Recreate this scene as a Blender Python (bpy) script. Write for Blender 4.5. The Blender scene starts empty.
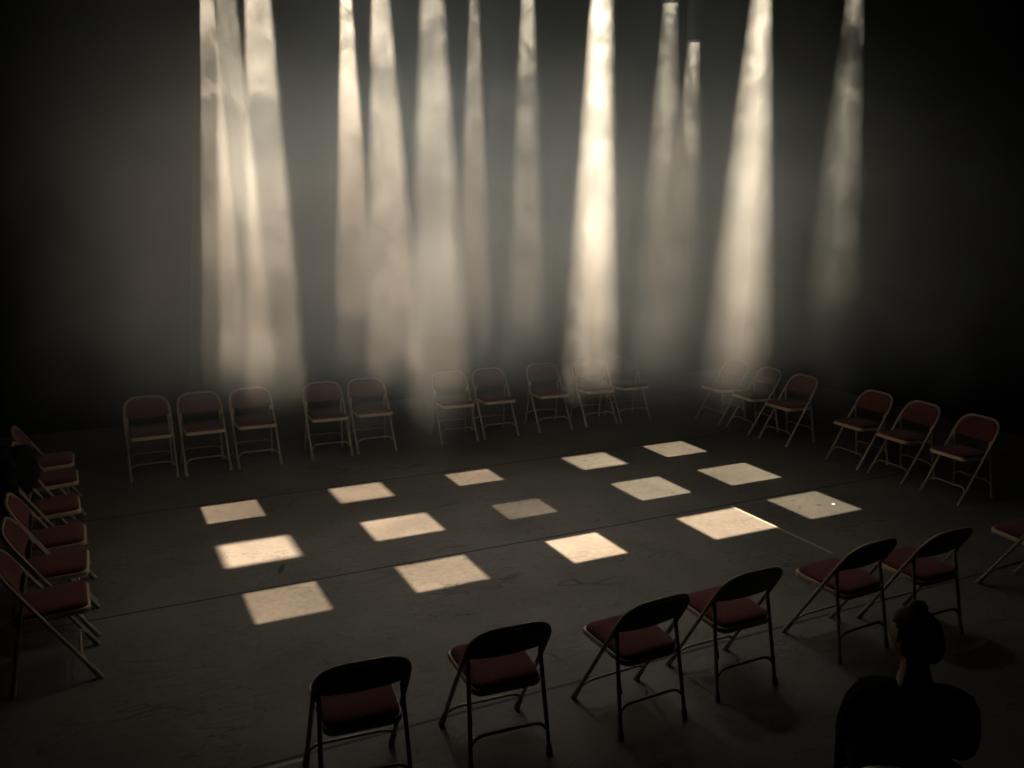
import bpy, bmesh, math, random
from mathutils import Vector, Matrix, Quaternion
random.seed(7)
S = bpy.context.scene
COL = S.collection
PI = math.pi

# ------------------------------------------------------------------ helpers
def obj(name, bm, mat, parent=None, smooth=True):
    me = bpy.data.meshes.new(name)
    bmesh.ops.recalc_face_normals(bm, faces=bm.faces)
    bm.to_mesh(me); bm.free()
    if smooth:
        for p in me.polygons: p.use_smooth = True
        try: me.set_sharp_from_angle(angle=math.radians(40))
        except Exception: pass
    if mat: me.materials.append(mat)
    o = bpy.data.objects.new(name, me); COL.objects.link(o)
    if parent: o.parent = parent
    return o

def tag(o, label=None, cat=None, group=None, kind=None):
    if label: o['label'] = label
    if cat: o['category'] = cat
    if group: o['group'] = group
    if kind: o['kind'] = kind
    return o

def thing(name, label, cat, loc=(0, 0, 0), rz=0, group=None):
    o = bpy.data.objects.new(name, None); COL.objects.link(o)
    o.empty_display_size = .1
    o.location = loc; o.rotation_euler = (0, 0, rz)
    return tag(o, label, cat, group)

def copy_tree(o, parent=None):
    c = o.copy(); COL.objects.link(c)
    c.parent = parent
    for ch in kids[o.name]:
        kids.setdefault(c.name, []).append(copy_tree(ch, c))
    kids.setdefault(c.name, [])
    return c
kids = {}
def index_tree(o):
    kids[o.name] = [c for c in bpy.data.objects if c.parent == o]
    for c in kids[o.name]: index_tree(c)

def tube(bm, pts, r, seg=10, cap=True):
    """round tube along a list of points"""
    pts = [Vector(p) for p in pts]
    rr = r if isinstance(r, (list, tuple)) else [r] * len(pts)
    t = (pts[1] - pts[0]).normalized()
    up = Vector((0, 0, 1)) if abs(t.z) < .9 else Vector((1, 0, 0))
    n = t.cross(up).normalized(); rings = []
    for i, p in enumerate(pts):
        if i == 0: t2 = pts[1] - pts[0]
        elif i == len(pts) - 1: t2 = pts[-1] - pts[-2]
        else: t2 = (pts[i + 1] - p).normalized() + (p - pts[i - 1]).normalized()
        t2.normalize()
        n = (n - t2 * n.dot(t2)).normalized(); b = t2.cross(n)
        rings.append([bm.verts.new(p + (n * math.cos(2 * PI * k / seg) + b * math.sin(2 * PI * k / seg)) * rr[i]) for k in range(seg)])
    for a, b in zip(rings, rings[1:]):
        for k in range(seg):
            bm.faces.new((a[k], a[(k + 1) % seg], b[(k + 1) % seg], b[k]))
    if cap:
        bm.faces.new(rings[0][::-1]); bm.faces.new(rings[-1])

def box(bm, x0, x1, y0, y1, z0, z1):
    v = [bm.verts.new((x, y, z)) for z in (z0, z1) for x, y in ((x0, y0), (x1, y0), (x1, y1), (x0, y1))]
    for f in ((3, 2, 1, 0), (4, 5, 6, 7), (0, 1, 5, 4), (1, 2, 6, 5), (2, 3, 7, 6), (3, 0, 4, 7)):
        bm.faces.new([v[i] for i in f])

def fillet(pts, rads, n=6):
    """round the inner corners of a polyline"""
    out = [Vector(pts[0])]
    for i in range(1, len(pts) - 1):
        a, b, c = Vector(pts[i - 1]), Vector(pts[i]), Vector(pts[i + 1]); r = rads[i]
        u, w = (a - b).normalized(), (c - b).normalized()
        p0, p1 = b + u * r, b + w * r
        for k in range(n + 1):
            t = k / n
            out.append(p0 * (1 - t) ** 2 + b * 2 * t * (1 - t) + p1 * t * t)
    out.append(Vector(pts[-1]))
    return out

# ------------------------------------------------------------------ materials
def newmat(name):
    m = bpy.data.materials.new(name); m.use_nodes = True
    nt = m.node_tree; nt.nodes.clear()
    return m, nt, nt.nodes.new('ShaderNodeOutputMaterial')

def N(nt, kind, **kw):
    n = nt.nodes.new(kind)
    for k, v in kw.items():
        if k in n.inputs.keys(): n.inputs[k].default_value = v
        else: setattr(n, k, v)
    return n

def mth(nt, op, a, b=None, c=None, clamp=False):
    n = nt.nodes.new('ShaderNodeMath'); n.operation = op; n.use_clamp = clamp
    for i, v in enumerate((a, b, c)):
        if v is None: continue
        if isinstance(v, (int, float)): n.inputs[i].default_value = v
        else: nt.links.new(v, n.inputs[i])
    return n.outputs[0]

def smooth01(nt, v, lo, hi):
    n = nt.nodes.new('ShaderNodeMapRange'); n.interpolation_type = 'SMOOTHSTEP'
    nt.links.new(v, n.inputs['Value'])
    if lo < hi:
        n.inputs['From Min'].default_value = lo; n.inputs['From Max'].default_value = hi
        n.inputs['To Min'].default_value = 0; n.inputs['To Max'].default_value = 1
    else:
        n.inputs['From Min'].default_value = hi; n.inputs['From Max'].default_value = lo
        n.inputs['To Min'].default_value = 1; n.inputs['To Max'].default_value = 0
    return n.outputs['Result']

def pbr(name, c1, c2=None, scale=30, rough=.5, metal=0., bump=0., bscale=80, spec=.5, sheen=0.):
    m, nt, out = newmat(name)
    b = N(nt, 'ShaderNodeBsdfPrincipled')
    b.inputs['Roughness'].default_value = rough; b.inputs['Metallic'].default_value = metal
    b.inputs['Specular IOR Level'].default_value = spec
    b.inputs['Sheen Weight'].default_value = sheen
    tc = N(nt, 'ShaderNodeTexCoord')
    nz = N(nt, 'ShaderNodeTexNoise', Scale=scale, Detail=4.)
    nt.links.new(tc.outputs['Object'], nz.inputs['Vector'])
    cr = N(nt, 'ShaderNodeValToRGB')
    cr.color_ramp.elements[0].position = .35; cr.color_ramp.elements[1].position = .7
    cr.color_ramp.elements[0].color = (*c1, 1); cr.color_ramp.elements[1].color = (*(c2 or c1), 1)
    nt.links.new(nz.outputs['Fac'], cr.inputs['Fac']); nt.links.new(cr.outputs['Color'], b.inputs['Base Color'])
    if bump:
        n2 = N(nt, 'ShaderNodeTexNoise', Scale=bscale, Detail=3.)
        nt.links.new(tc.outputs['Object'], n2.inputs['Vector'])
        bp = N(nt, 'ShaderNodeBump', Strength=bump, Distance=.002)
        nt.links.new(n2.outputs['Fac'], bp.inputs['Height']); nt.links.new(bp.outputs['Normal'], b.inputs['Normal'])
    nt.links.new(b.outputs[0], out.inputs['Surface'])
    return m

M_METAL = pbr('bronze_beige_enamel', (.37, .32, .25), (.31, .265, .20), 18, .38, .25)
M_PAN = pbr('beige_enamel_edge', (.66, .55, .40), (.55, .45, .32), 18, .4, .1)
M_SHELL = pbr('brown_enamel_shell', (.035, .03, .026), (.028, .023, .02), 18, .5, .1)
M_SEAT = pbr('burgundy_upholstery', (.13, .030, .033), (.10, .022, .025), 60, .85, 0, .5, 260, .25, .15)
M_RUBBER = pbr('grey_rubber_foot', (.30, .28, .24), (.24, .22, .19), 30, .7)
M_BLACK = pbr('black_painted_steel', (.012, .012, .012), (.02, .02, .02), 30, .55, .2)
M_COAT = pbr('black_wool_cloth', (.006, .006, .007), (.010, .010, .011), 20, .95, 0, .4, 300, .1)
M_DRAPE = pbr('black_serge_drape', (.0015, .0015, .0016), (.002, .002, .002), 8, 1., 0, .3, 200, .02)
def plain(name, c):
    m, nt, out = newmat(name); d = N(nt, 'ShaderNodeBsdfDiffuse'); d.inputs['Color'].default_value = (*c, 1)
    nt.links.new(d.outputs[0], out.inputs['Surface']); return m
M_DRAPE = plain('black_serge_drape', (.0012, .0012, .0012))
M_RISER = pbr('black_riser_carpet', (.010, .010, .011), (.016, .015, .015), 40, .95, 0, .5, 400, .1)
M_TAPE = pbr('pale_cloth_tape', (.42, .39, .33), (.30, .28, .24), 40, .7)
M_WHITE = pbr('white_paper', (.9, .9, .86), (.8, .8, .76), 40, .6)
M_SKIN = pbr('skin', (.42, .25, .17), (.36, .20, .135), 12, .5)
M_HAIR = pbr('dark_brown_hair', (.010, .007, .005), (.016, .010, .007), 60, .7, 0, .6, 120, .2)
M_SWEAT = pbr('dark_knit_cloth', (.012, .012, .014), (.018, .018, .02), 60, .95, 0, .5, 300, .1)
M_TROUS = pbr('dark_trouser_cloth', (.012, .013, .018), (.017, .018, .024), 60, .9, 0, .3, 300, .2)
M_EYE = pbr('eye_white', (.7, .7, .68), (.7, .7, .68), 5, .3)

def floor_material():
    m, nt, out = newmat('grey_dance_vinyl')
    b = N(nt, 'ShaderNodeBsdfPrincipled')
    g = N(nt, 'ShaderNodeNewGeometry')
    sep = N(nt, 'ShaderNodeSeparateXYZ'); nt.links.new(g.outputs['Position'], sep.inputs[0])
    X, Y = sep.outputs[0], sep.outputs[1]
    # cloudy wear
    n1 = N(nt, 'ShaderNodeTexNoise', Scale=1.3, Detail=6., Roughness=.6); nt.links.new(g.outputs['Position'], n1.inputs['Vector'])
    n2 = N(nt, 'ShaderNodeTexNoise', Scale=22., Detail=6., Roughness=.65); nt.links.new(g.outputs['Position'], n2.inputs['Vector'])
    cr = N(nt, 'ShaderNodeValToRGB'); e = cr.color_ramp.elements
    e[0].position = .36; e[0].color = (.096, .092, .084, 1); e[1].position = .64; e[1].color = (.164, .156, .141, 1)
    mixf = mth(nt, 'ADD', mth(nt, 'MULTIPLY', n1.outputs['Fac'], .6), mth(nt, 'MULTIPLY', n2.outputs['Fac'], .4))
    nt.links.new(mixf, cr.inputs['Fac'])
    # scuffs: thin dark lines from the level set of a stretched noise
    def lines(scale, rot, width, seedz, stretch=3.):
        mp = N(nt, 'ShaderNodeMapping'); mp.inputs['Rotation'].default_value = (0, 0, rot)
        mp.inputs['Location'].default_value = (seedz, seedz * 2, seedz); mp.inputs['Scale'].default_value = (1, stretch, 1)
        nt.links.new(g.outputs['Position'], mp.inputs['Vector'])
        n = N(nt, 'ShaderNodeTexNoise', Scale=scale, Detail=2.); nt.links.new(mp.outputs[0], n.inputs['Vector'])
        d = mth(nt, 'ABSOLUTE', mth(nt, 'SUBTRACT', n.outputs['Fac'], .5))
        mk = N(nt, 'ShaderNodeTexNoise', Scale=scale * .9, Detail=1.); mk.inputs['Scale'].default_value = scale * .7
        mp2 = N(nt, 'ShaderNodeMapping'); mp2.inputs['Location'].default_value = (seedz + 5, 3, 1); nt.links.new(g.outputs['Position'], mp2.inputs['Vector'])
        nt.links.new(mp2.outputs[0], mk.inputs['Vector'])
        gate = smooth01(nt, mk.outputs['Fac'], .5, .62)
        return mth(nt, 'MULTIPLY', smooth01(nt, d, width, 0.), gate)
    l = mth(nt, 'MAXIMUM', lines(.8, .75, .009, 3.1, 2.), lines(1.4, 1.2, .009, 8.7, 3.))
    l = mth(nt, 'MAXIMUM', l, lines(2.6, .45, .014, 15.2, 3.5))
    # seams between the rolls of vinyl
    seam = None
    for y0 in (1.95, 4.0, 6.055, 8.11, 10.17):
        s = smooth01(nt, mth(nt, 'ABSOLUTE', mth(nt, 'SUBTRACT', Y, y0)), .016, .007)
        seam = s if seam is None else mth(nt, 'MAXIMUM', seam, s)
    # one elongated scuff mark
    ex = mth(nt, 'SUBTRACT', X, 1.19); ey = mth(nt, 'SUBTRACT', Y, 6.36)
    u = mth(nt, 'ADD', mth(nt, 'MULTIPLY', ex, .35), mth(nt, 'MULTIPLY', ey, .94)); v = mth(nt, 'SUBTRACT', mth(nt, 'MULTIPLY', ex, .94), mth(nt, 'MULTIPLY', ey, .35))
    q = mth(nt, 'ADD', mth(nt, 'POWER', mth(nt, 'DIVIDE', mth(nt, 'ABSOLUTE', u), .10), 2.), mth(nt, 'POWER', mth(nt, 'DIVIDE', mth(nt, 'ABSOLUTE', v), .022), 2.))
    mark = smooth01(nt, q, 1.3, .5)
    dark = mth(nt, 'MAXIMUM', mth(nt, 'MULTIPLY', l, .5), mth(nt, 'MAXIMUM', mth(nt, 'MULTIPLY', seam, .88), mth(nt, 'MULTIPLY', mark, .8)))
    mix = N(nt, 'ShaderNodeMix', data_type='RGBA', blend_type='MIX')
    nt.links.new(dark, mix.inputs['Factor']); nt.links.new(cr.outputs['Color'], mix.inputs['A'])
    mix.inputs['B'].default_value = (.012, .012, .012, 1)
    nt.links.new(mix.outputs['Result'], b.inputs['Base Color'])
    b.inputs['Roughness'].default_value = .62
    b.inputs['Specular IOR Level'].default_value = .35
    bp = N(nt, 'ShaderNodeBump', Strength=.25, Distance=.003); nt.links.new(n2.outputs['Fac'], bp.inputs['Height'])
    nt.links.new(bp.outputs['Normal'], b.inputs['Normal'])
    nt.links.new(b.outputs[0], out.inputs['Surface'])
    return m

# ------------------------------------------------------------------ the camera (a balcony view down on the square of chairs)
F_PX, PITCH, ROLL, CH, YAW = 872.13, .204852, .0075025, 2.7488, .458998
cam = bpy.data.objects.new('camera', bpy.data.cameras.new('camera')); COL.objects.link(cam)
cam.data.sensor_width = 36; cam.data.lens = F_PX / 1024 * 36
cam.data.clip_start = .05; cam.data.clip_end = 100
sy, cy = math.sin(YAW), math.cos(YAW); sp, cp = math.sin(PITCH), math.cos(PITCH)
fw = Vector((sy * cp, cy * cp, -sp)); rt = Vector((cy, -sy, 0)); up = rt.cross(fw)
R_ = rt * math.cos(ROLL) + up * math.sin(ROLL); U_ = -rt * math.sin(ROLL) + up * math.cos(ROLL)
cam.matrix_world = Matrix(((R_.x, U_.x, -fw.x, 0), (R_.y, U_.y, -fw.y, 0), (R_.z, U_.z, -fw.z, CH), (0, 0, 0, 1)))
S.camera = cam

# ------------------------------------------------------------------ the room: black box theatre
X0, X1, Y0, Y1, ZC = -3.6, 10.2, -2.2, 11.6, 6.6
bm = bmesh.new(); box(bm, X0, X1, Y0, Y1, -.12, 0); tag(obj('floor', bm, floor_material(), smooth=False), kind='structure')
bm = bmesh.new(); box(bm, X0, X1, Y0, Y1, ZC, ZC + .12); tag(obj('ceiling', bm, M_BLACK, smooth=False), kind='structure')
def drape(name, p0, p1, inward):
    # taut black masking cloth on a thin frame
    bm = bmesh.new(); p0, p1 = Vector(p0), Vector(p1); th = Vector(inward) * .06
    v = [bm.verts.new(q + Vector((0, 0, z))) for z in (0., ZC) for q in (p0, p1, p1 + th, p0 + th)]
    for f in ((3, 2, 1, 0), (4, 5, 6, 7), (0, 1, 5, 4), (1, 2, 6, 5), (2, 3, 7, 6), (3, 0, 4, 7)): bm.faces.new([v[k] for k in f])
    return tag(obj(name, bm, M_DRAPE, smooth=False), kind='structure')
drape('wall_back', (X0, Y1, 0), (X1, Y1, 0), (0, -1, 0))
drape('wall_left', (X0, Y0, 0), (X0, Y1, 0), (1, 0, 0))
drape('wall_right', (X1, Y0, 0), (X1, Y1, 0), (-1, 0, 0))
drape('wall_front', (X0, Y0, 0), (X1, Y0, 0), (0, 1, 0))

# stepped seating risers under the balcony viewpoint
bm = bmesh.new()
prof = [(1.15, 0.0), (1.15, .40), (.65, .40), (.65, .80), (.2, .80), (.2, 1.15), (Y0 + .3, 1.15), (Y0 + .3, 0.0)]
a = [bm.verts.new((.4, y, z)) for y, z in prof]; b = [bm.verts.new((X1 - .4, y, z)) for y, z in prof]
for i in range(len(prof)):
    j = (i + 1) % len(prof); bm.faces.new((a[i], a[j], b[j], b[i]))
bm.faces.new(a); bm.faces.new(b[::-1])
tag(obj('seating_riser', bm, M_RISER, smooth=False), 'black carpeted stepped seating riser at the near edge of the floor', kind='structure')

# ------------------------------------------------------------------ folding chair (front towards +Y, origin between the front feet)
HW, HT, BT = .218, .758, .485
def fy(z): return -BT * z / HT                       # the slanted front tube
ZP = .555                                             # hinge height
RY = -.455                                            # rear feet
RAD = .0120
def make_chair():
    t = thing('folding_chair', '', 'chair')
    for s in (-1, 1):
        bm = bmesh.new(); tube(bm, [(s * HW, fy(z), z) for z in (.015, .2, .4, ZP)], RAD)
        lg = obj('leg', bm, M_METAL, t)
        bm = bmesh.new(); tube(bm, [(s * HW, .002, 0), (s * HW, fy(.022), .022), (s * HW, fy(.095), .095), (s * HW, fy(.102), .102)], [.0165, .017, .0155, .0125]); obj('rubber_foot', bm, M_RUBBER, lg)
    # arch of the back, continuing the front legs
    k = .0
    pts = [(-HW, fy(ZP), ZP), (-HW, fy(.60), .60), (-HW + .012, fy(HT), HT), (HW - .012, fy(HT), HT), (HW, fy(.60), .60), (HW, fy(ZP), ZP)]
    bm = bmesh.new(); P = fillet(pts, [0, .01, .135, .135, .01, 0], 10); tube(bm, P, RAD); obj('back_frame', bm, M_METAL, t)
    # rear legs, splaying down and back from the hinge
    hx = HW - .004
    for s in (-1, 1):
        top = Vector((s * (HW - .026), fy(ZP) - .004, ZP)); bot = Vector((s * .212, RY, .015))
        bm = bmesh.new(); tube(bm, [top, top.lerp(bot, .5), bot], RAD * .95)
        lg = obj('leg', bm, M_METAL, t)
        d = (top - bot).normalized()
        bm = bmesh.new(); tube(bm, [bot - d * .015, bot + d * .01, bot + d * .038, bot + d * .043], [.016, .017, .0155, .0125]); obj('rubber_foot', bm, M_RUBBER, lg)
        # hinge plate at the backrest's lower corner
        bm = bmesh.new(); box(bm, HW - .032 if s > 0 else -HW - .004, HW + .004 if s > 0 else -HW + .032, -.016, .004, -.022, .022)
        for v in bm.verts: v.co = Vector((v.co.x, fy(ZP) + v.co.y - v.co.z * BT / HT, ZP + v.co.z))
        bmesh.ops.bevel(bm, geom=list(bm.edges), offset=.005, segments=2, affect='EDGES')
        obj('hinge', bm, M_METAL, t)
        # side link carrying the seat
        bm = bmesh.new(); tube(bm, [(s * .196, -.36, .435), (s * .199, -.432, .25)], .006, 8); obj('seat_link', bm, M_METAL, t)
    # stretchers with turned-down ends
    def stretcher(y_at, zl, zh, r):
        pts = [(-HW + .004, y_at(zl), zl), (-HW + .05, y_at(zh), zh), (HW - .05, y_at(zh), zh), (HW - .004, y_at(zl), zl)]
        bm = bmesh.new(); tube(bm, fillet(pts, [0, .035, .035, 0], 6), r); return obj('stretcher', bm, M_METAL, t)
    stretcher(fy, .105, .150, .0085)
    ry = lambda z: RY + (fy(ZP) - RY) * z / ZP
    stretcher(ry, .125, .175, .0085)
    # seat pan: a dished metal tray with a rolled edge, pad on top
    def outline(hwf, hwr, yf, yr, rf, rr, n=7):
        c = [(-hwf, yf, rf), (hwf, yf, rf), (hwr, yr, rr), (-hwr, yr, rr)]; out = []
        for i, (x, y, r) in enumerate(c):
            p = Vector((x, y)); a = (Vector(c[i - 1][:2]) - p).normalized(); b = (Vector(c[(i + 1) % 4][:2]) - p).normalized()
            for k in range(n + 1):
                q = k / n; out.append((p + a * r) * (1 - q) ** 2 + p * 2 * q * (1 - q) + (p + b * r) * q * q)
        return out
    def tilt(x, y, z): return (x, y, z + .425 + (y + .24) * .06)
    def lathe_outline(layers, cx, cyy):
        bm = bmesh.new(); prev = None
        for ins, z, dome in layers:
            ring = []
            for p in base:
                q = Vector((cx, cyy)) + (p - Vector((cx, cyy))) * (1 - ins)
                ring.append(bm.verts.new(tilt(q.x, q.y, z)))
            if prev:
                for i in range(len(ring)): bm.faces.new((prev[i], prev[(i + 1) % len(ring)], ring[(i + 1) % len(ring)], ring[i]))
            else: bm.faces.new(ring[::-1])
            prev = ring
        bm.faces.new(prev)
        return bm
    base = outline(.200, .182, -.022, -.430, .05, .06)
    bm = lathe_outline([(.06, -.028, 0), (.012, -.025, 0), (0, -.017, 0), (0, .001, 0), (.012, .006, 0), (.05, .006, 0)], 0, -.23)
    obj('seat_pan', bm, M_PAN, t)
    base = outline(.190, .174, -.036, -.422, .055, .06)
    bm = lathe_outline([(.03, .001, 0), (.0, .006, 0), (.0, .018, 0), (.03, .029, 0), (.10, .036, 0), (.3, .041, 0), (.6, .043, 0)], 0, -.23)
    obj('seat', bm, M_SEAT, t)
    # backrest: upholstered front face on a curved metal shell
    def back(bmx, inset, depth0, depth1, zlo, zhi, hw, rc, mat, name):
        NX, NZ = 22, 8; grid = {}
        for side, dep in ((0, depth0), (1, depth1)):
            for i in range(NX + 1):
                u = -1 + 2 * i / NX; x = u * hw
                # rounded upper corners
                e = max(0., abs(x) - (hw - rc)); drop = rc - math.sqrt(max(0., rc * rc - e * e))
                ztop = zhi - drop; zb = zlo - .012 * (1 - u * u)
                for j in range(NZ + 1):
                    w = j / NZ; z = zb + (ztop - zb) * w
                    bulge = -.022 * (1 - u * u) + dep * (1 if 0 < i < NX and 0 < j < NZ else .35)
                    grid[side, i, j] = bmx.verts.new((x, fy(z) + bulge, z))
        for side in (0, 1):
            for i in range(NX):
                for j in range(NZ):
                    bmx.faces.new([grid[side, a, b] for a, b in ((i, j), (i + 1, j), (i + 1, j + 1), (i, j + 1))])
        rim = [(i, 0) for i in range(NX)] + [(NX, j) for j in range(NZ)] + [(i, NZ) for i in range(NX, 0, -1)] + [(0, j) for j in range(NZ, 0, -1)]
        for k in range(len(rim)):
            a_, b_ = rim[k], rim[(k + 1) % len(rim)]
            bmx.faces.new([grid[0, *a_], grid[0, *b_], grid[1, *b_], grid[1, *a_]])
        return obj(name, bmx, mat, t)
    back(bmesh.new(), 0, .022, .002, .582, .745, .204, .115, M_SEAT, 'backrest')
    back(bmesh.new(), 0, .000, -.010, .572, .757, .217, .120, M_SHELL, 'back_shell')
    return t

proto = make_chair(); index_tree(proto)
first = [True]
def place(x, y, rz, label, group):
    o = proto if first[0] else copy_tree(proto); first[0] = False
    o.location = (x, y, 0); o.rotation_euler = (0, 0, rz); o['label'] = label; o['group'] = group
    return o
j = lambda a=.02: random.uniform(-a, a)
G = 'folding chairs along the far side of the square'
far = [(.50, 0, 'leftmost burgundy folding chair of the far row, dim and half lost in the dark'),
       (1.02, 1, 'burgundy folding chair in the middle of the three at the far left'),
       (1.54, 0, 'right chair of the far left three, under the left shafts of light'),
       (2.31, -2, 'left chair of the far pair standing just behind the second back light square'),
       (2.82, -2, 'right chair of the far pair standing just behind the second back light square'),
       (3.82, -5, 'left chair of the central far pair of burgundy folding chairs'),
       (4.36, -2, 'right chair of the central far pair of burgundy folding chairs'),
       (5.10, -3, 'single far folding chair just left of the brightest shaft of light'),
       (5.76, -2, 'far folding chair whose backrest is veiled by the brightest shaft of light'),
       (6.28, -3, 'rightmost folding chair of the far row, faint in haze, right of the brightest shaft')]
for x, dg, l in far: place(x, 9.085 + j(.01), PI + math.radians(dg), l, G)
G = 'folding chairs along the right side of the square'
for y, xc, dg, l in [(8.69, 7.11, 2, 'faint folding chair farthest back on the right side, deep in the haze'),
                 (8.14, 7.13, -4, 'hazy folding chair in the middle of the back three on the right side'),
                 (7.56, 7.17, 2, 'folding chair nearest the viewer of the back three on the right side'),
                 (6.55, 7.22, 0, 'farthest chair of the front three on the right side, right of a gap'),
                 (5.99, 7.23, -3, 'middle chair of the front three on the right side'),
                 (5.34, 7.225, -2, 'folding chair at the right edge, nearest of the right side, facing left')]:
    place(xc, y, PI / 2 + math.radians(dg), l, G)
G = 'folding chairs along the left side of the square'
for y, xc, dg, l in [(8.62, -.165, 0, 'farthest folding chair of the left side row, mostly hidden behind the dark coat'),
                 (8.04, -.135, 1, 'second farthest folding chair of the left side row, beside the dark coat'),
                 (7.28, -.125, 2, 'folding chair of the left side row just in front of the dark coat'),
                 (6.56, -.09, 0, 'burgundy folding chair fourth from the back in the left side row'),
                 (6.02, -.08, -1, 'burgundy folding chair second nearest in the left side row'),
                 (5.46, -.085, 1, 'nearest folding chair of the left side row, its front legs showing on open floor')]:
    place(xc, y, -PI / 2 + math.radians(dg), l, G)
G = 'folding chairs along the near side, seen from behind'
for x, y, dg, l in [(1.03, 3.92, -5, 'near folding chair seen from behind, leftmost, cut by the bottom of the picture'),
                    (1.76, 3.93, -4, 'second near folding chair from the left, seen from behind, standing alone'),
                    (2.53, 3.87, 2, 'third near folding chair from the left, seen from behind, its seat overlapping the fourth'),
                    (3.235, 3.93, 0, 'fourth near folding chair from the left, seen from behind'),
                    (4.17, 3.95, 2, 'fifth near folding chair from the left, dim, its front leg on the floor seam'),
                    (4.78, 3.88, 0, 'very dark near folding chair just beyond the seated person\'s head'),
                    (6.03, 3.90, 0, 'near folding chair at the right edge, only its red seat corner showing')]:
    place(x, y, math.radians(dg), l, G)

place(2.69 + .27 * math.sin(math.radians(40)), 2.0 + .27 * math.cos(math.radians(40)), math.radians(-40), 'folding chair that the person at the lower right sits on, cut by the frame', 'folding chair under the spectator')

# ------------------------------------------------------------------ black coat over a left side chair
def coat():
    from mathutils import noise
    bm = bmesh.new(); NU, NV = 44, 40; g = {}
    # a lump of cloth lying over the backs: outline radius by direction, folded surface
    for i in range(NU):
        a = 2 * PI * i / NU
        for k in range(NV + 1):
            b = -PI / 2 + PI * k / NV
            d = Vector((math.cos(a) * math.cos(b), math.sin(a) * math.cos(b), math.sin(b)))
            ex = .55
            p = Vector([math.copysign(abs(c) ** ex, c) for c in d])
            p = Vector((p.x * .31, p.y * .20, p.z * .19))
            if p.z < 0: p.x *= 1 - .35 * (-p.z / .19) * (1 if p.x > 0 else 0)
            f = noise.noise(Vector((p.x * 9, p.y * 9, p.z * 3))) * .045 + noise.noise(Vector((p.x * 24, p.y * 24, p.z * 7 + 4))) * .018
            p += d * f
            g[i, k] = bm.verts.new(p)
    for i in range(NU):
        for k in range(NV):
            bm.faces.new((g[i, k], g[(i + 1) % NU, k], g[(i + 1) % NU, k + 1], g[i, k + 1]))
    bmesh.ops.remove_doubles(bm, verts=bm.verts, dist=.0005)
    t = thing('coat', 'crumpled black coat heaped over the chair backs at the left edge', 'coat', (-.72, 7.30, .715))
    obj('coat_body', bm, M_COAT, t)
    for s, L in ((1, .30), (-1, .24)):
        bm = bmesh.new()
        tube(bm, [(s * .14 - .02, -.17, .06), (s * .16 - .03, -.24, -.02), (s * .17 - .03, -.25, -.12), (s * .15 - .03, -.235, -.12 - L * .5)], [.05, .058, .055, .05], 12)
        obj('sleeve', bm, M_COAT, t)
    return t
coat()

# ------------------------------------------------------------------ small things on the floor
bm = bmesh.new(); box(bm, -.014, .014, -.62, .62, 0, .0015)
o = obj('floor_tape', bm, M_TAPE, smooth=False); o.location = (5.255, 5.40, .0005)
tag(o, 'pale strip of floor tape running from the front light square toward the near chairs', 'floor tape')
bm = bmesh.new(); box(bm, -.16, .16, -.012, .012, 0, .0015)
o = obj('floor_tape', bm, M_TAPE, smooth=False); o.location = (.66, 3.965, .0005)
tag(o, 'short pale strip of tape beside the floor seam under the leftmost near chair', 'floor tape')
bm = bmesh.new()
vs = [(0, 0, .001), (.035, .003, .002), (.042, .02, .008), (.02, .028, .010), (.003, .02, .004)]
lo = [bm.verts.new(v) for v in vs]; hi = [bm.verts.new((v[0], v[1], v[2] + .004)) for v in vs]
bm.faces.new(lo[::-1]); bm.faces.new(hi)
for i in range(5): bm.faces.new((lo[i], lo[(i + 1) % 5], hi[(i + 1) % 5], hi[i]))
o = obj('paper_scrap', bm, M_WHITE, smooth=False); o.location = (6.13, 5.62, 0)
tag(o, 'tiny white scrap of paper lying in the rightmost light square', 'paper scrap')

# ------------------------------------------------------------------ lamps, their square shafts of light and the haze
APEX = 5.5
EXPO = 0.0
LAMP_W = 14500.
WARM = (1.0, .80, .57)
def z_at(px_y, X, Y):
    """height above (X, Y) that the viewpoint sees at this height in the view"""
    lo, hi = 0., 6.
    for _ in range(40):
        mid = (lo + hi) / 2; v = Vector((X, Y, mid - CH))
        py = 384 - F_PX * v.dot(U_) / v.dot(fw)
        if py > px_y: lo = mid
        else: hi = mid
    return (lo + hi) / 2

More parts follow.
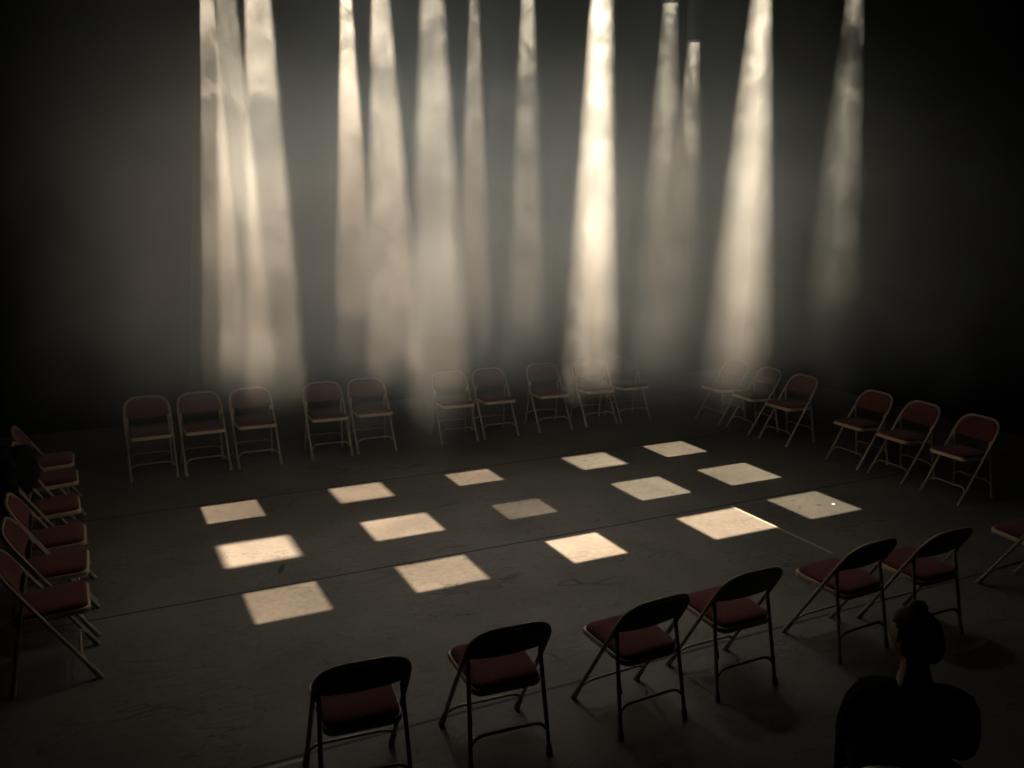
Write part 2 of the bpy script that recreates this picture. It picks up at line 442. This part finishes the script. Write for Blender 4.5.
def haze_shader(name, dens, prof=None, box_fade=None, wisp=.5, seed=0., colour=(1, .99, .95), step=.1, contrast=(.35, .65), scale=2.2, detail=2., distort=1., zj=.35):
    m, nt, out = newmat(name)
    g = N(nt, 'ShaderNodeNewGeometry')
    mp = N(nt, 'ShaderNodeMapping'); mp.inputs['Location'].default_value = (seed * 3.7, seed * 1.3, seed)
    mp.inputs['Scale'].default_value = (1, 1, .75)
    nt.links.new(g.outputs['Position'], mp.inputs['Vector'])
    nz = N(nt, 'ShaderNodeTexNoise', Scale=scale, Detail=detail, Roughness=.6, Distortion=distort)
    nt.links.new(mp.outputs[0], nz.inputs['Vector'])
    sep = N(nt, 'ShaderNodeSeparateXYZ'); nt.links.new(g.outputs['Position'], sep.inputs[0])
    Z = mth(nt, 'ADD', sep.outputs[2], mth(nt, 'MULTIPLY', mth(nt, 'SUBTRACT', nz.outputs['Fac'], .5), zj))
    w = smooth01(nt, nz.outputs['Fac'], *contrast)
    w = mth(nt, 'ADD', mth(nt, 'MULTIPLY', w, wisp), 1 - wisp)
    cr = N(nt, 'ShaderNodeValToRGB'); cr.color_ramp.interpolation = 'EASE'
    e = cr.color_ramp.elements
    while len(e) > 1: e.remove(e[-1])
    for i, (z, v) in enumerate(sorted(prof)):
        q = e[0] if i == 0 else e.new(z / 6.)
        q.position = z / 6.; q.color = (v, v, v, 1)
    nt.links.new(mth(nt, 'DIVIDE', Z, 6.), cr.inputs['Fac'])
    d = mth(nt, 'MULTIPLY', cr.outputs['Color'], w)
    if box_fade:
        for ax, a, b in box_fade: d = mth(nt, 'MULTIPLY', d, smooth01(nt, sep.outputs[ax], a, b))
    d = mth(nt, 'MULTIPLY', d, dens)
    v = N(nt, 'ShaderNodeVolumeScatter'); v.inputs['Color'].default_value = (*colour, 1); v.inputs['Anisotropy'].default_value = 0.
    nt.links.new(d, v.inputs['Density']); nt.links.new(v.outputs[0], out.inputs['Volume'])
    try: m.cycles.volume_step_rate = step
    except Exception: pass
    try: m.volume_intersection_method = 'ACCURATE'
    except Exception: pass
    return m

def lamp_light(x, y, a, b, power, soft, colour, dx):
    L = bpy.data.lights.new('lamp_light', 'SPOT'); L.energy = power; L.color = colour
    L.spot_size = 2 * math.atan((max(a, b) / 2 * 1.5 + .02 + abs(dx)) / APEX); L.spot_blend = .05; L.shadow_soft_size = .004
    L.use_nodes = True; nt = L.node_tree; nt.nodes.clear()
    out = nt.nodes.new('ShaderNodeOutputLight'); em = nt.nodes.new('ShaderNodeEmission'); nt.links.new(em.outputs[0], out.inputs[0])
    tc = N(nt, 'ShaderNodeTexCoord'); sep = N(nt, 'ShaderNodeSeparateXYZ'); nt.links.new(tc.outputs['Normal'], sep.inputs[0])
    f = None
    for ax, h, sh in ((0, a / 2, dx), (1, b / 2, 0.)):
        t = mth(nt, 'ABSOLUTE', mth(nt, 'ADD', mth(nt, 'MULTIPLY', mth(nt, 'DIVIDE', sep.outputs[ax], sep.outputs[2]), -APEX), sh))
        s = smooth01(nt, t, h + soft, h - soft)
        f = s if f is None else mth(nt, 'MULTIPLY', f, s)
    nt.links.new(f, em.inputs['Strength'])
    o = bpy.data.objects.new('lamp_light', L); COL.objects.link(o); o.location = (x + dx, y, APEX)
    return o

def make_lamp():
    t = thing('stage_spotlight', '', 'stage light')
    def ring(z0, z1, ro, ri, seg=28, close_top=False):
        bm = bmesh.new(); R = []
        for r, z in ((ri, z0), (ro, z0), (ro, z1), (ri, z1)):
            R.append([bm.verts.new((r * math.cos(2 * PI * k / seg), r * math.sin(2 * PI * k / seg), z)) for k in range(seg)])
        for q in range(4):
            A, B = R[q], R[(q + 1) % 4]
            for k in range(seg): bm.faces.new((A[k], A[(k + 1) % seg], B[(k + 1) % seg], B[k]))
        if close_top:
            c = bm.verts.new((0, 0, z1 + .03)); A = R[3]
            for k in range(seg): bm.faces.new((A[k], A[(k + 1) % seg], c))
        return bm
    obj('lens_tube', ring(0, .30, .085, .078), M_BLACK, t)
    obj('housing', ring(.30, .74, .12, .10, close_top=True), M_BLACK, t)
    bm = bmesh.new()
    for s in (-1, 1):
        box(bm, s * .115 if s > 0 else -.105, .105 if s < 0 and False else (s * .105 if s > 0 else -.115), -.115, .115, -.012, -.002)
        box(bm, -.115, .115, s * .105 if s > 0 else -.115, .115 if s > 0 else -.105, -.012, -.002)
    obj('gel_frame', bm, M_BLACK, t)
    for k in range(4):
        bm = bmesh.new(); a = k * PI / 2
        box(bm, .118, .20, -.012, .012, .335, .341); bmesh.ops.rotate(bm, verts=bm.verts, cent=(0, 0, 0), matrix=Matrix.Rotation(a, 3, 'Z')); obj('shutter_handle', bm, M_BLACK, t)
    bm = bmesh.new(); tube(bm, fillet([(-.14, 0, .42), (-.14, 0, .86), (.14, 0, .86), (.14, 0, .42)], [0, .05, .05, 0]), .010, 8); obj('yoke', bm, M_BLACK, t)
    bm = bmesh.new(); box(bm, -.03, .03, -.04, .04, .865, .985); bmesh.ops.bevel(bm, geom=list(bm.edges), offset=.008, segments=2, affect='EDGES'); obj('clamp', bm, M_BLACK, t)
    return t
lampP = make_lamp(); index_tree(lampP)

#        x     y     w    d    lamp  dens  soft   lens z   profile [(view row, density)] top to bottom           label
beams = [
 (1.06, 7.82, .49, .47, 0.51, 0.22, .012, 4.86, 0.05, [(0, 1), (22, 1), (40, .5), (88, .9), (95, .35), (150, .6), (215, .9), (300, .5), (345, .2), (380, 0)], 'leftmost tall shaft of light, bright at its sharp left edge'),
 (1.10, 6.79, .545, .475, 0.96, 0.07, .045, 4.86, -0.02, [(0, .8), (60, .7), (80, .45), (90, .9), (170, .9), (230, 1), (300, 1), (340, .6), (372, 0)], 'grey shaft between the two left shafts, wedged against the leftmost'),
 (1.11, 5.78, .51, .50, 0.64, 0.3, .018, 4.86, 0, [(0, 1), (92, 1), (99, .3), (148, .28), (156, .18), (162, .7), (250, .9), (300, .5), (340, .6), (400, 0)], 'third shaft from the left, broken by a dark band high up'),
 (2.26, 7.84, .505, .45, 1.0, .38, .030, 4.86, -0.01, [(0, .5), (18, .4), (26, 1), (120, .9), (200, .6), (290, .6), (305, .3), (330, 0)], 'fourth shaft from the left, narrow and pale at the top'),
 (2.32, 6.82, .60, .47, 0.92, 0.165, .022, 4.86, -0.12, [(0, 1), (48, .9), (62, .3), (85, .4), (100, .75), (135, .6), (140, .9), (300, .85), (350, .75), (385, 0)], 'fifth shaft, crossed by a dark fold of smoke near its top'),
 (2.27, 5.77, .565, .49, 0.6, 0.14, .018, 4.86, -0.04, [(0, .7), (15, 1), (90, 1), (200, .8), (280, .6), (315, .3), (345, 0)], 'broad warm shaft left of centre, over the centre left floor square'),
 (3.44, 7.82, .48, .40, 0.5, 0.15, .014, 4.86, 0.01, [(0, .5), (25, .5), (35, 1), (200, .9), (290, .7), (355, 0)], 'thin shaft left of the middle, between a broad and a thin shaft'),
 (3.48, 6.77, .485, .405, 0.33, 0.42, .014, 4.86, -0.02, [(0, .9), (60, .9), (120, .75), (250, .8), (300, .7), (350, 0)], 'single slim shaft in the centre, tapering to a point above'),
 (3.52, 5.74, .485, .485, 1.65, 0.235, .012, 4.86, 0, [(0, 1), (70, .7), (100, 1), (160, .9), (215, .9), (250, .8), (320, .8), (360, .6), (400, 0)], 'brightest widest shaft of light, almost white, right of centre'),
 (4.86, 7.80, .54, .48, 0.45, 0.2, .026, 4.86, 0.04, [(0, .8), (60, .6), (100, .5), (200, .35), (300, .3), (345, 0)], 'dim shaft hugging the right side of the brightest shaft'),
 (4.88, 6.77, .58, .56, 0.4, 0.17, .012, 4.50, 0, [(0, 1), (22, .6), (40, .9), (140, 1), (200, .75), (300, .7), (340, .5), (375, 0)], 'mottled shaft between the brightest shaft and the short one'),
 (4.93, 5.69, .665, .54, 0.97, 0.13, .020, 4.86, 0.04, [(0, 1), (100, 1), (200, .9), (290, .6), (350, .4), (392, 0)], 'broad warm shaft, second from the right, leaning toward the haze'),
 (5.95, 7.82, .55, .485, .34, .28, .012, 4.42, 0, [(0, 1), (60, 1), (100, .7), (140, .8), (170, .6), (230, .3), (300, .2), (340, 0)], 'short thin shaft starting lower than the others, right of centre'),
 (5.99, 6.77, .64, .565, .31, .12, .012, 4.86, -0.04, [(0, .9), (60, .7), (120, .5), (200, .6), (300, .5), (375, 0)], 'fainter shaft running along the left of the broad warm right shaft'),
 (5.99, 5.72, .615, .57, 0.24, .16, .016, 4.86, 0, [(0, .8), (38, .9), (44, .0), (62, .0), (70, .8), (130, .9), (220, .75), (275, .5), (292, .45), (304, .06), (318, 0)], 'rightmost shaft of light, standing alone and cut by a dark wisp'),
]
for i, (x, y, w, d, lp, dn, soft, zl, dx, prof, lab) in enumerate(beams):
    soft += .010; dn *= 1.22
    col = WARM if lp > .45 else (1.0, .84, .60)
    # hanging lamp
    lo = lampP if i == 0 else copy_tree(lampP)
    lo.location = (x + dx, y, 4.86)
    lo['group'] = 'spotlights hanging over the floor squares'
    lo['label'] = 'black spotlight above the ' + lab.split(',')[0].replace(' of light', '')
    if zl < 4.8:   # this one wears a long snoot
        bm = bmesh.new(); seg = 28; R = []
        for r, z in ((.072, zl - 4.86), (.078, zl - 4.86), (.078, -.012), (.072, -.012)):
            R.append([bm.verts.new((r * math.cos(2 * PI * k / seg), r * math.sin(2 * PI * k / seg), z)) for k in range(seg)])
        for q in range(4):
            for k in range(seg): bm.faces.new((R[q][k], R[q][(k + 1) % seg], R[(q + 1) % 4][(k + 1) % seg], R[(q + 1) % 4][k]))
        obj('snoot', bm, M_BLACK, lo)
    lamp_light(x, y, w, d, LAMP_W * lp, soft, col, dx)
    # the shaft: a square pyramid of lit haze, fading out above the floor
    pr = [(z_at(py, x + dx / 2, y), v) for py, v in prof]
    zb = min(z for z, v in pr) - .15
    pr.append((5.9, pr[0][1]))
    bm = bmesh.new(); rings = []
    for z in (zl - .015, (zl + zb) / 2, zb):
        k = (APEX - z) / APEX; a = (w / 2 + soft) * k + .004; b = (d / 2 + soft) * k + .004
        rings.append([bm.verts.new((sx * a + dx * z / APEX, s2 * b, z)) for sx, s2 in ((-1, -1), (1, -1), (1, 1), (-1, 1))])
    bm.faces.new(rings[0]); bm.faces.new(rings[-1][::-1])
    for A, B in zip(rings, rings[1:]):
        for k in range(4): bm.faces.new((A[k], B[k], B[(k + 1) % 4], A[(k + 1) % 4]))
    o = obj('light_beam', bm, haze_shader('lit_haze', dn, pr, wisp=.72, seed=i * 1.7 + .3, step=.14, scale=4.6, zj=.6, contrast=(.41, .59), colour=(.96, .99, 1.)), smooth=False)
    o.location = (x, y, 0)
    tag(o, lab, 'light beam', 'shafts of light falling through the haze')

# lighting bars the lamps are clamped to
for yb, nm in ((7.82, 'far'), (6.78, 'middle'), (5.74, 'near')):
    bm = bmesh.new(); tube(bm, [(-2.5, 0, 0), (9.2, 0, 0)], .024, 14)
    o = obj('lighting_bar', bm, M_BLACK); o.location = (0, yb, 5.87)
    tag(o, 'black steel lighting bar carrying the %s row of spotlights' % nm, 'lighting bar', 'lighting bars above the floor')
    for xx in (-2.0, 3.0, 8.6):
        bm = bmesh.new(); tube(bm, [(xx, 0, .02), (xx, 0, ZC - 5.87)], .008, 8); obj('suspension_rod', bm, M_BLACK, o)

# the bank of haze filling the room above head height
bm = bmesh.new(); box(bm, X0 - .2, X1 + .2, Y0 - .2, Y1 + .2, -.2, ZC + .2)
hz = obj('haze', bm, haze_shader('room_haze', .43, [(0., 0.), (1.14, 0.), (1.72, .7), (2.1, 1.), (2.9, 1.), (3.4, .55), (3.9, .18), (4.6, .05), (5.9, .03)],
        [(0, -.7, .9), (0, 8.8, 3.0), (1, 3.2, 5.8)], wisp=.62, seed=4.2, colour=(.84, .95, 1.), step=.22, contrast=(.38, .60), scale=.95, detail=2., distort=.8, zj=.9), smooth=False)
tag(hz, 'thin grey theatre haze hanging over the middle of the floor', 'haze', kind='stuff')

# soft overhead spots added to brighten haze and floor, no lantern behind them
def fill_spot(name, loc, aim, power, size, blend, col, rad):
    L = bpy.data.lights.new(name, 'SPOT'); L.energy = power; L.color = col; L.spot_size = size; L.spot_blend = blend; L.shadow_soft_size = rad
    o = bpy.data.objects.new(name, L); COL.objects.link(o); o.location = loc
    o.rotation_euler = (Vector(aim) - Vector(loc)).to_track_quat('-Z', 'Y').to_euler(); return o
fill_spot('fill_light', (2.3, 6.6, 6.45), (2.4, 6.1, 0), 400, math.radians(55), 1., (1., .97, .90), .25)
fill_spot('fill_light', (4.2, 6.0, 6.45), (4.1, 5.7, 0), 150, math.radians(58), 1., (1., .97, .90), .25)

# ------------------------------------------------------------------ the seated person at the lower right
def skin_mesh(verts, edges, radii, root=0, sub=1):
    me = bpy.data.meshes.new('tmp'); me.from_pydata([tuple(v) for v in verts], edges, [])
    o = bpy.data.objects.new('tmp', me); COL.objects.link(o)
    md = o.modifiers.new('s', 'SKIN'); md.use_smooth_shade = True; md.branch_smoothing = .6
    sd = o.modifiers.new('u', 'SUBSURF'); sd.levels = sub; sd.render_levels = sub
    for i, r in enumerate(radii):
        v = me.skin_vertices[0].data[i]; v.radius = (r, r) if not isinstance(r, tuple) else r; v.use_root = (i == root)
    dg = bpy.context.evaluated_depsgraph_get(); dg.update()
    out = bpy.data.meshes.new_from_object(o.evaluated_get(dg))
    bpy.data.objects.remove(o)
    return out

def person():
    px, py = 2.69, 2.0
    t = thing('person', 'person in dark clothes, hair tied up, seated at lower right facing the stage', 'person', (px, py, .475), math.radians(-40))
    J = {}; names = []; V = []; RD = []; E_ = []
    def add(n, p, r, par=None):
        names.append(n); V.append(Vector(p)); RD.append(r)
        if par: E_.append((names.index(par), len(V) - 1))
    add('pelvis', (0, 0, .10), (.145, .11)); add('waist', (0, -.01, .23), (.145, .10), 'pelvis'); add('chest', (0, .0, .36), (.165, .11), 'waist')
    add('uchest', (0, .0, .445), (.14, .09), 'chest'); add('neck', (0, .015, .52), .054, 'uchest'); add('neck2', (0, .035, .58), .052, 'neck'); add('skull', (-.005, .05, .64), .06, 'neck2')
    for s in (-1, 1):
        k = 'l' if s < 0 else 'r'
        add('tr' + k, (s * .09, 0, .475), .058, 'uchest'); add('sh' + k, (s * .17, 0, .455), .062, 'tr' + k); add('ua' + k, (s * .195, .03, .34), .046, 'sh' + k); add('el' + k, (s * .205, .07, .22), .038, 'ua' + k)
        add('fa' + k, (s * .17, .19, .20), .036, 'el' + k); add('wr' + k, (s * .10, .295, .185), .026, 'fa' + k)
        add('pa' + k, (s * .075, .345, .18), (.036, .018), 'wr' + k); add('kn' + k, (s * .055, .385, .175), (.034, .015), 'pa' + k)
        add('hip' + k, (s * .09, .05, .09), .085, 'pelvis'); add('th' + k, (s * .115, .25, .09), .078, 'hip' + k); add('knee' + k, (s * .13, .46, .075), .058, 'th' + k)
        add('calf' + k, (s * .13, .45, -.13), .052, 'knee' + k); add('ank' + k, (s * .13, .42, -.385), .034, 'calf' + k)
        add('heel' + k, (s * .13, .41, -.430), .030, 'ank' + k); add('toe' + k, (s * .14, .58, -.440), (.040, .022), 'heel' + k)
    body = skin_mesh(V, E_, RD)
    bm = bmesh.new(); bm.from_mesh(body)
    # fingers: each its own chain rooted in the palm
    for s in (-1, 1):
        base = Vector((s * .055, .385, .175))
        for q, (off, L) in enumerate(((-.026, .062), (-.009, .072), (.009, .067), (.025, .052))):
            a = base + Vector((off, -.02, 0)); d1 = Vector((-s * .10 + off * 2, 1, -.05)).normalized(); d2 = Vector((-s * .15, .7, -.55)).normalized(); d3 = Vector((-s * .15, .3, -.9)).normalized()
            pts = [a, a + d1 * (.02 + L * .4), a + d1 * (.02 + L * .4) + d2 * L * .35, a + d1 * (.02 + L * .4) + d2 * L * .35 + d3 * L * .25]
            fm = skin_mesh(pts, [(0, 1), (1, 2), (2, 3)], [.010, .0088, .008, .0068]); bm.from_mesh(fm)
        a = base + Vector((-s * .028, -.05, 0)); pts = [a, a + Vector((-s * .026, .026, -.004)), a + Vector((-s * .034, .055, -.012))]
        fm = skin_mesh(pts, [(0, 1), (1, 2)], [.012, .0105, .008]); bm.from_mesh(fm)
    # head: shaped ball with jaw, brow, nose, mouth and ears; yaw turns it to the left
    hm = bmesh.new(); bmesh.ops.create_uvsphere(hm, u_segments=40, v_segments=30, radius=1)
    for v in hm.verts:
        c = v.co.copy(); x, y, z = c * 1
        X_, Y_, Z_ = x * .074, y * .095, z * .115
        if z < 0:
            X_ *= 1 - .32 * (-z) ** 1.3
            if y < 0: Y_ *= 1 - .45 * (-z) ** 1.2
            else: Y_ *= 1 - .10 * (-z)
        if y > .55 and abs(x) < .6:                    # face
            Y_ -= .006 * max(0, 1 - ((abs(x) - .33) / .2) ** 2) * max(0, 1 - ((z - .05) / .16) ** 2) * 2.0
            Y_ += .007 * max(0, 1 - ((z - .25) / .14) ** 2)
            Y_ += .006 * max(0, 1 - ((z + .55) / .12) ** 2) * max(0, 1 - (x / .35) ** 2)
        if y > .5: Y_ += .030 * max(0, 1 - (x / .20) ** 2) * max(0, 1 - abs((z + .17) / (.30 if z > -.17 else .13)) ** 1.3)
        if y > .4 and z < -.7: Y_ += .010
        v.co = Vector((X_, Y_, Z_))
    for s in (-1, 1):
        e = bmesh.ops.create_uvsphere(hm, u_segments=16, v_segments=12, radius=1)
        for v in e['verts']: v.co = Vector((s * .076 + v.co.x * .010 + s * .004, v.co.y * .018 - .006, v.co.z * .032 - .012 + v.co.y * .003))
    HY = math.radians(42); HC = Vector((-.005, .055, .668)); rot = Matrix.Rotation(HY, 3, 'Z') @ Matrix.Rotation(math.radians(-8), 3, 'X')
    for v in hm.verts: v.co = HC + rot @ v.co
    tmp = bpy.data.meshes.new('t'); hm.to_mesh(tmp); hm.free(); bm.from_mesh(tmp)
    o = obj('body', bm, M_SKIN, t)
    rm = o.modifiers.new('remesh', 'REMESH'); rm.mode = 'VOXEL'; rm.voxel_size = .0065; rm.use_smooth_shade = True
    sm = o.modifiers.new('smooth', 'SMOOTH'); sm.iterations = 2; sm.factor = .5
    # eyes
    for s in (-1, 1):
        em = bmesh.new(); bmesh.ops.create_uvsphere(em, u_segments=14, v_segments=10, radius=.0115)
        for v in em.verts: v.co = HC + rot @ (v.co + Vector((s * .028, .0755, .006)))
        obj('eye', em, M_EYE, t)
    # hair: cap over the skull, with a knot on top
    hb = bmesh.new(); bmesh.ops.create_uvsphere(hb, u_segments=40, v_segments=28, radius=1)
    dele = []
    for v in hb.verts:
        x, y, z = v.co
        lim = -.05 if y < .2 else .35 + (y - .2) * .45
        if y < -.1: lim = -.55
        k = 1 + .025 * math.sin(9 * math.atan2(y, x) + 5 * z)
        v.co = Vector((x * .080 * k, y * .101 * k - .003, z * .120 + .002))
        if z < lim: dele.append(v)
    bmesh.ops.delete(hb, geom=dele, context='VERTS')
    for v in hb.verts: v.co = HC + rot @ v.co
    ho = obj('hair', hb, M_HAIR, t); sd = ho.modifiers.new('solid', 'SOLIDIFY'); sd.thickness = .010; sd.offset = 0
    kb = bmesh.new(); bmesh.ops.create_uvsphere(kb, u_segments=24, v_segments=16, radius=1)
    for v in kb.verts:
        k = 1 + .10 * math.sin(5 * math.atan2(v.co.y, v.co.x) + 6 * v.co.z)
        v.co = HC + rot @ (Vector((v.co.x * .030 * k, v.co.y * .030 * k, v.co.z * .026)) + Vector((0, -.02, .130)))
    obj('hair_bun', kb, M_HAIR, ho)
    # clothes: looser shells following the same joints
    def sub(keys, grow, cut=None):
        idx = {k: i for i, k in enumerate(keys)}
        E2 = [(idx[names[a]], idx[names[b]]) for a, b in E_ if names[a] in idx and names[b] in idx]
        rr = []
        for k in keys:
            r = RD[names.index(k)]; rr.append(tuple(q + grow for q in r) if isinstance(r, tuple) else r + grow)
        return [V[names.index(k)] for k in keys], E2, rr
    ks = ['pelvis', 'waist', 'chest', 'uchest', 'neck', 'trl', 'trr', 'shl', 'ual', 'ell', 'fal', 'wrl', 'shr', 'uar', 'elr', 'far', 'wrr']
    v_, e_, r_ = sub(ks, .022); me = skin_mesh(v_, e_, r_, 0, 1); b2 = bmesh.new(); b2.from_mesh(me); obj('sweater', b2, M_SWEAT, t)
    b2 = bmesh.new(); tube(b2, [(.057 * math.cos(a_), .016 + .057 * math.sin(a_), .528 + .008 * math.sin(a_)) for a_ in [math.radians(q) for q in range(100, 300, 12)]], .006, 8); obj('neck_streak', b2, M_TAPE, t)  # pale half ring standing in for the lit streak along jaw and neck
    ks = ['pelvis', 'hipl', 'thl', 'kneel', 'calfl', 'ankl', 'hipr', 'thr', 'kneer', 'calfr', 'ankr']
    v_, e_, r_ = sub(ks, .014); me = skin_mesh(v_, e_, r_, 0, 2); b2 = bmesh.new(); b2.from_mesh(me); obj('trousers', b2, M_TROUS, t)
    for s in (-1, 1):
        v_ = [Vector((s * .13, .415, -.385)), Vector((s * .13, .40, -.42)), Vector((s * .135, .50, -.428)), Vector((s * .142, .60, -.440))]
        me = skin_mesh(v_, [(0, 1), (1, 2), (2, 3)], [.046, .042, (.046, .034), (.046, .026)], 0, 2); b2 = bmesh.new(); b2.from_mesh(me); obj('shoe', b2, M_BLACK, t)
person()

# ------------------------------------------------------------------ world and view
W = bpy.data.worlds.new('world'); S.world = W; W.use_nodes = True
W.node_tree.nodes['Background'].inputs[0].default_value = (0, 0, 0, 1)
W.node_tree.nodes['Background'].inputs[1].default_value = 0
S.view_settings.view_transform = 'Standard'; S.view_settings.look = 'None'; S.view_settings.gamma = 1
S.view_settings.exposure = EXPO; S.view_settings.use_curve_mapping = False
c = S.cycles
c.max_bounces = 4; c.diffuse_bounces = 3; c.glossy_bounces = 2; c.volume_bounces = 2; c.transparent_max_bounces = 8
c.sample_clamp_indirect = 3.; c.use_denoising = True; c.volume_step_rate = 1.; c.volume_max_steps = 256
c.use_light_tree = True
